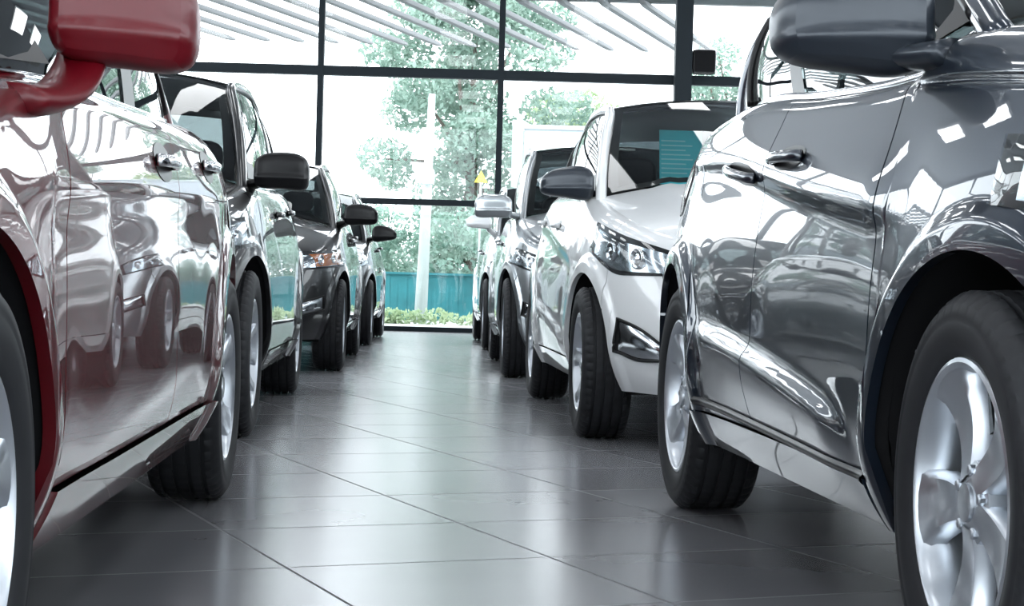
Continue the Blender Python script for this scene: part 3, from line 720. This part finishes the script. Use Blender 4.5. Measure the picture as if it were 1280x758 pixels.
# ------------------------------------------------------------------ place the two rows
build_car(left_red, 'sedan', 'dark red sedan with red door mirror and chrome handles', (-.655, 2.22), (-.818, 5.17), +1)
build_car(left_suv, 'suv', 'black SUV with square black mirror standing right behind the red sedan', (at(322,7.2), 7.2), (at(375,9.9), 9.9), +1)
build_car(left_hatch, 'hatchback', 'black hatchback with amber headlight corner behind the black SUV', (at(432,12.5), 12.5), (at(450,15.05), 15.05), +1)
build_car(left_far, 'hatchback', 'black car last in the left row nearest the glass wall', (at(466,17.4), 17.4), (at(480,19.9), 19.9), +1)
build_car(right_grey, 'crossover', 'dark grey metallic crossover with grey mirror and large five-spoke wheels', (.694, 2.75), (.490, 5.26), -1)
_, WI = build_car(right_white, 'hatchback', 'white hatchback with a teal sheet behind its windscreen', (at(721,7.6), 7.6), (at(663,10.1), 10.1), -1)
build_car(right_silver, 'suv', 'silver SUV with silver door mirror behind the white hatchback', (at(628,12.26), 12.26), (at(613,14.8), 14.8), -1)
build_car(right_far, 'suv', 'silver car last in the right row nearest the glass wall', (at(603,17.1), 17.1), (at(592,19.8), 19.8), -1)
# ------------------------------------------------------------------ building
YW = 22.4; XL, XR, YB, ZC = -9.0, 9.2, -9.0, 5.4
def struct(o): o['kind'] = 'structure'; return o
def boxobj(name, lo, hi, mat, parent=None):
    m = MB(); m.box([(a+b)/2 for a, b in zip(lo, hi)], [(b-a)/2 for a, b in zip(lo, hi)])
    return m.build(name, mat, parent, smooth=False)
struct(boxobj('floor', (XL-.2, YB-.2, -.2), (XR+.2, YW+.12, 0), M['floor']))
struct(boxobj('ceiling', (XL-.2, YB-.2, ZC), (XR+.2, YW+.12, ZC+.2), M['ceil']))
def curtain(name0, p0, p1, zs, nbays_pos, thick_at=None):
    """glazed wall between p0 and p1 with mullions at given distances along it, transoms at heights zs"""
    global WN
    p0 = Vector(p0); p1 = Vector(p1); d = (p1-p0).normalized(); L = (p1-p0).length
    nrm = Vector((-d.y, d.x)); ang = math.atan2(d.y, d.x)
    for a, b in zip(nbays_pos[:-1], nbays_pos[1:]):
        WN += 1
        mid = p0+d*((a+b)/2); w = b-a
        m = MB(); m.box((0, 0, ZC/2), (w/2-.02, .006, ZC/2-.02)); o = m.build('window_%d' % WN, M['pane'], None, smooth=False); struct(o)
        o.location = (mid.x, mid.y, 0); o.rotation_euler = (0, 0, ang)
        f = MB()
        for z, h in zs: f.box((0, 0, z), (w/2, .055, h/2))
        f.box((w/2, 0, ZC/2), (.038, .06, ZC/2))
        f.build('window_frame', M['frame'], o, smooth=False)
WN = 0
mull = [XL]+[x for x in np.arange(2.07-2.29*4, XR, 2.29) if x > XL+.4]+[XR]
curtain('window', (0, YW), (1, YW), [(.03, .06), (1.645, .075), (3.285, .12), (ZC-.05, .1)], mull)
mullb = list(np.linspace(0, XR-XL, 8))
curtain('window', (XR, YB), (XL, YB), [(.05, .1), (2.6, .1), (ZC-.05, .1)], mullb)
struct(boxobj('column', (2.07-.105, YW-.30, 0), (2.07+.105, YW-.07, ZC), M['frame']))
for nm, x0, x1 in (('left', XL-.2, XL), ('right', XR, XR+.2)):
    struct(boxobj('wall_'+nm, (x0, YB, 0), (x1, YW, .7), M['wall']))
    curtain('window', (x0+.1, YB) if True else 0, (x0+.1, YW), [(.75, .1), (2.6, .1), (ZC-.05, .1)], list(np.linspace(0, YW-YB, 9)))
# wall speaker on the column
t = empty('wall_speaker', (2.07+.105, YW-.20, 3.50)); tag(t, 'small black box speaker fixed to the side of the dark column', 'speaker')
m = MB(); m.sbox((.155, 0, 0), (.15, .10, .155), 9, 6); m.build('cabinet', M['trim'], t)
m = MB(); m.box((.155, -.102, 0), (.125, .004, .13)); m.build('grille', M['matte'], t, smooth=False)
m = MB(); m.box((.006, 0, 0), (.012, .05, .06)); m.build('bracket', M['trim'], t, smooth=False)
# ceiling luminaires
GL = 'linear lamps in rows under the ceiling'
proto = None
for ix, x in enumerate((-6.0, -3.6, -1.2, 1.2, 3.6, 6.0)):
    for iy, y in enumerate(np.arange(-6, 21, 3.4)):
        if proto is None:
            l = empty('ceiling_lamp', (x, y, ZC-.10)); tag(l, 'long white linear lamp hanging under the showroom ceiling', 'lamp', GL)
            m = MB(); m.box((0, 0, .04), (.30, .90, .03)); a = m.build('housing', M['lampbody'], l, smooth=False)
            m = MB(); m.box((0, 0, .004), (.285, .88, .006)); b = m.build('diffuser', M['lamp'], l, smooth=False)
            m = MB(); m.box((0, .5, .085), (.01, .01, .018)); m.box((0, -.5, .085), (.01, .01, .018)); c = m.build('hanger', M['lampbody'], l, smooth=False)
            proto = (l, a, b, c)
        else:
            l = proto[0].copy(); COL.objects.link(l); l.location = (x, y, ZC-.10)
            for q in proto[1:]:
                c = q.copy(); COL.objects.link(c); c.parent = l
# teal sheet behind the windscreen of the white hatchback
def sheet():
    d0 = 8.95
    x0, x1 = at(820, d0), at(874, d0); zt, zb_ = zat(847, 160, d0), zat(847, 231, d0)
    t = empty('paper_sheet', ((x0+x1)/2, d0, zb_), math.radians(3)); tag(t, 'teal printed sheet standing behind the windscreen of the white hatchback', 'sheet')
    w, h = (x1-x0)/2, zt-zb_
    tilt = Matrix.Rotation(math.radians(-14), 3, 'X')
    m = MB(); m.box(tilt @ Vector((0, 0, h/2)), (w, .002, h/2), rot=tilt); m.build('paper', M['sheet'], t, smooth=False)
    m = MB()
    for k in range(9):
        z = h*(.12+.085*k); ww = w*(.55+.35*random.random())
        m.box(tilt @ Vector((-(w*.92-ww), -.0028, z)), (ww, .0006, h*.012), rot=tilt)
    m.build('print_lines', M['sheetline'], t, smooth=False)
sheet()
# ------------------------------------------------------------------ outside
struct(boxobj('ground', (-60, YW+.13, -.30), (60, 90, -.10), M['gasket']))
# slatted canopy over the entrance
dv = Vector((700/2200., 1)); dv.normalize(); rot = math.atan2(dv.y, dv.x)
ztip = zat(370, 52, 27.); can = empty('slat_canopy', (0, 27., ztip)); tag(can, 'grey slatted canopy projecting outside the top of the glass wall', 'canopy')
slat0 = None
for k in range(-14, 13):
    xt = at(370, 27.)+.527*k
    if slat0 is None:
        m = MB(); m.sbox((-2.45, 0, 0), (2.45, .045, .032), 10, 6); slat0 = m.build('slat', M['slat'], can); s = slat0
    else:
        s = slat0.copy(); COL.objects.link(s); s.parent = can
    s.location = (xt, 0, 0); s.rotation_euler = (0, 0, rot)
m = MB(); m.box((-1.2, -4.3, .09), (8.5, .06, .05)); m.build('rafter', M['slat'], can, smooth=False)
# planting
def leaves(name, mat, clumps, n, size, parent=None):
    """leaf cards scattered through ellipsoid clumps (x,y,z,rx,ry,rz)"""
    wts = np.array([c[3]*c[5] for c in clumps]); wts = wts/wts.sum()
    idx = RNG.choice(len(clumps), n, p=wts); C = np.array(clumps)[idx]
    d = RNG.normal(size=(n, 3)); d /= np.linalg.norm(d, axis=1)[:, None]
    r = RNG.uniform(.35, 1.0, n)**.6
    ctr = C[:, :3]+d*r[:, None]*C[:, 3:]
    a = RNG.normal(size=(n, 3)); a /= np.linalg.norm(a, axis=1)[:, None]
    b = np.cross(a, RNG.normal(size=(n, 3))); b /= np.linalg.norm(b, axis=1)[:, None]
    sz = size*RNG.uniform(.6, 1.3, n)[:, None]
    V = np.stack([ctr-a*sz, ctr+b*sz*.45, ctr+a*sz, ctr-b*sz*.45], 1).reshape(-1, 3)
    me = bpy.data.meshes.new(name); me.from_pydata(V.tolist(), [], np.arange(4*n).reshape(-1, 4).tolist()); me.materials.append(mat)
    o = bpy.data.objects.new(name, me); COL.objects.link(o)
    if parent is not None: o.parent = parent
    return o
def tree(name, label, loc, clumps, n, size, mat, trunk):
    t = empty(name, loc); tag(t, label, 'tree')
    m = MB(); top = trunk[0]; pts = np.array([(0, 0, -.1), (.05, .0, top*.35), (-.04, .05, top*.7), (.02, 0, top)]); m.tube(pts, [trunk[1], trunk[1]*.8, trunk[1]*.55, trunk[1]*.2], 10, up=(0, 1, 0))
    for c in clumps[:10]:
        z0 = top*random.uniform(.35, .6); m.tube([(0, 0, z0), (c[0]*.5, c[1]*.5, z0+(c[2]-z0)*.6), (c[0], c[1], c[2])], [trunk[1]*.4, trunk[1]*.25, .02], 6, up=(0, 1, .2))
    m.build('trunk', M['bark'], t)
    leaves('foliage', mat, clumps, n, size, t)
    return t
dT = 40.
cl = []
for _ in range(95):
    a = random.uniform(0, 2*PI); r = random.random()**.5; z = random.uniform(.6, 8.2)
    prof = 2.75*math.sqrt(max(.05, 1-((z-3.6)/4.6)**2)); s = random.uniform(.45, .85)
    cl.append((math.cos(a)*r*prof+max(0, z-4.5)*.15, math.sin(a)*r*prof*.7, z, s, s, s*.75))
tree('broadleaf_tree', 'tall broad green tree standing outside behind the white pole', (at(585, dT), dT, -.1), cl, 40000, .085, M['leaf'], (6.5, .16))
dT = 44.; cl = [(random.uniform(-1.3, 1.3), random.uniform(-.8, .8), random.uniform(1.0, 5.2), .7, .6, .55) for _ in range(22)]
tree('broadleaf_tree', 'yellowish green tree outside above the pale grey hoarding', (at(715, dT), dT, -.1), cl, 12000, .085, M['leaf2'], (4.5, .14))
dT = 42.; cl = [(random.uniform(-1.0, 1.3), random.uniform(-.8, .8), random.uniform(3.4, 6.4), .55, .5, .45) for _ in range(16)]
tree('broadleaf_tree', 'pale green tree outside to the right of the dark column', (at(920, dT), dT, -.1), cl, 6000, .075, M['leaf'], (5.4, .13))
dT = 46.; cl = [(random.uniform(-.8, .8), random.uniform(-.5, .5), random.uniform(.8, 2.9), .45, .4, .4) for _ in range(10)]
tree('young_tree', 'small sparse tree outside above the black hatchback', (at(432, dT), dT, -.1), cl, 1800, .08, M['leaf'], (2.6, .07))
dH = 35.3
cl = [(random.uniform(-4.2, 3.4), random.uniform(-.5, .5), random.uniform(.2, 1.9), .6, .5, .5) for _ in range(60)]
h = leaves('hedge', M['leaf3'], cl, 20000, .07); h.location = (at(545, dH), dH, -.1); tag(h, 'dense green hedge outside behind the teal fence', 'hedge', kind='stuff')
cl = [(random.uniform(-1.9, 1.7), random.uniform(-.15, .15), random.uniform(.02, .16), .22, .15, .12) for _ in range(26)]
h = leaves('low_plants', M['leaf2'], cl, 2200, .05); h.location = (at(540, 30), 30., -.1); tag(h, 'low pale plants outside at the foot of the teal fence', 'plants', kind='stuff')
dF = 33.
t = empty('teal_fence', (at(540, dF), dF, -.1)); tag(t, 'teal blue solid fence outside at the end of the aisle', 'fence')
xl, xr = at(484, dF)-at(540, dF)-3, at(600, dF)-at(540, dF)+3; zt = zat(540, 344, dF)+.1
m = MB()
for k in range(int((xr-xl)/.16)):
    m.box((xl+.16*k+.08, .012*(k % 2), zt/2), (.082, .012, zt/2))
m.build('boards', M['teal'], t, smooth=False)
m = MB(); m.box(((xl+xr)/2, -.03, zt+.02), ((xr-xl)/2, .03, .02)); m.build('top_rail', M['teal'], t, smooth=False)
dP = 31.
t = empty('pole', (at(526, dP), dP, -.1)); tag(t, 'white pole outside in front of the trees carrying a small square plate', 'pole')
zt = zat(545, 118, dP)+.1
m = MB(); m.tube([(0, 0, 0), (.05, 0, zt*.5), (.10, 0, zt)], [.115, .09, .06], 16, up=(0, 1, 0)); m.build('shaft', M['pole'], t)
m = MB(); m.sbox((.07, -.13, zat(538, 222, dP)+.1), (.12, .03, .135), 8, 5); m.build('plate', M['pole'], t)
dG = 32.
t = empty('hoarding', (at(640, dG), dG, -.1)); tag(t, 'pale grey panel hoarding outside behind the right row of cars', 'hoarding')
zt = zat(640, 153, dG)+.1
for k in range(4):
    m = MB(); m.box((.10+.75+1.5*k, 0, (zt-.12)/2), (.72, .03, (zt-.12)/2)); m.build('panel', M['panelgrey'], t, smooth=False)
for k in range(5):
    m = MB(); m.box((.02+1.5*k, -.02, (zt+.04)/2), (.10 if k == 0 else .05, .05, (zt+.04)/2)); m.build('post', M['pole'], t, smooth=False)
m = MB(); m.box((3.1, -.01, zt-.08), (3.05, .045, .04)); m.build('top_rail', M['pole'], t, smooth=False)
t = empty('warning_sign', (at(597, 33.5), 33.5, -.1)); tag(t, 'small yellow triangular sign on a thin post outside beside the tree', 'sign')
zs_ = zat(597, 222, 33.5)+.1
m = MB(); m.tube([(0, 0, 0), (0, 0, zs_+.05)], .02, 8, up=(0, 1, 0)); m.build('post', M['pole'], t)
m = MB(); V = [(-.13, -.03, zs_-.10), (.13, -.03, zs_-.10), (0, -.03, zs_+.13)]; V += [(x, y-.012, z) for x, y, z in V]; m.add(V, [(0, 1, 2), (3, 5, 4), (0, 3, 4, 1), (1, 4, 5, 2), (2, 5, 3, 0)]); m.build('plate', M['yellow'], t, smooth=False)
# ------------------------------------------------------------------ light
w = bpy.data.worlds.new('overcast_sky'); SC.world = w; w.use_nodes = True
nt = w.node_tree; bg = nt.nodes['Background']; bg.inputs[0].default_value = (.92,.955,1.0,1); bg.inputs[1].default_value = 3.4
# ------------------------------------------------------------------ camera
cd = bpy.data.cameras.new('camera'); cam = bpy.data.objects.new('camera', cd); COL.objects.link(cam)
cd.sensor_width = 36; cd.lens = 36*F_PX/1280; cd.clip_end = 300; cd.clip_start = .05
pitch = math.atan(26/F_PX)
cam.matrix_world = Matrix.Translation((0, 0, CAM_H)) @ Matrix.Rotation(PI/2-pitch, 4, 'X') @ Matrix.Rotation(.028, 4, 'Z')
SC.camera = cam
vs = SC.view_settings; SC.display_settings.display_device = 'sRGB'
vs.view_transform = 'Standard'; vs.look = 'None'; vs.gamma = 1; vs.use_curve_mapping = False; vs.exposure = 0.6
cy = SC.cycles
cy.use_denoising = True; cy.max_bounces = 10; cy.glossy_bounces = 6; cy.transparent_max_bounces = 24; cy.diffuse_bounces = 3; cy.sample_clamp_indirect = 6; cy.caustics_reflective = False; cy.caustics_refractive = False
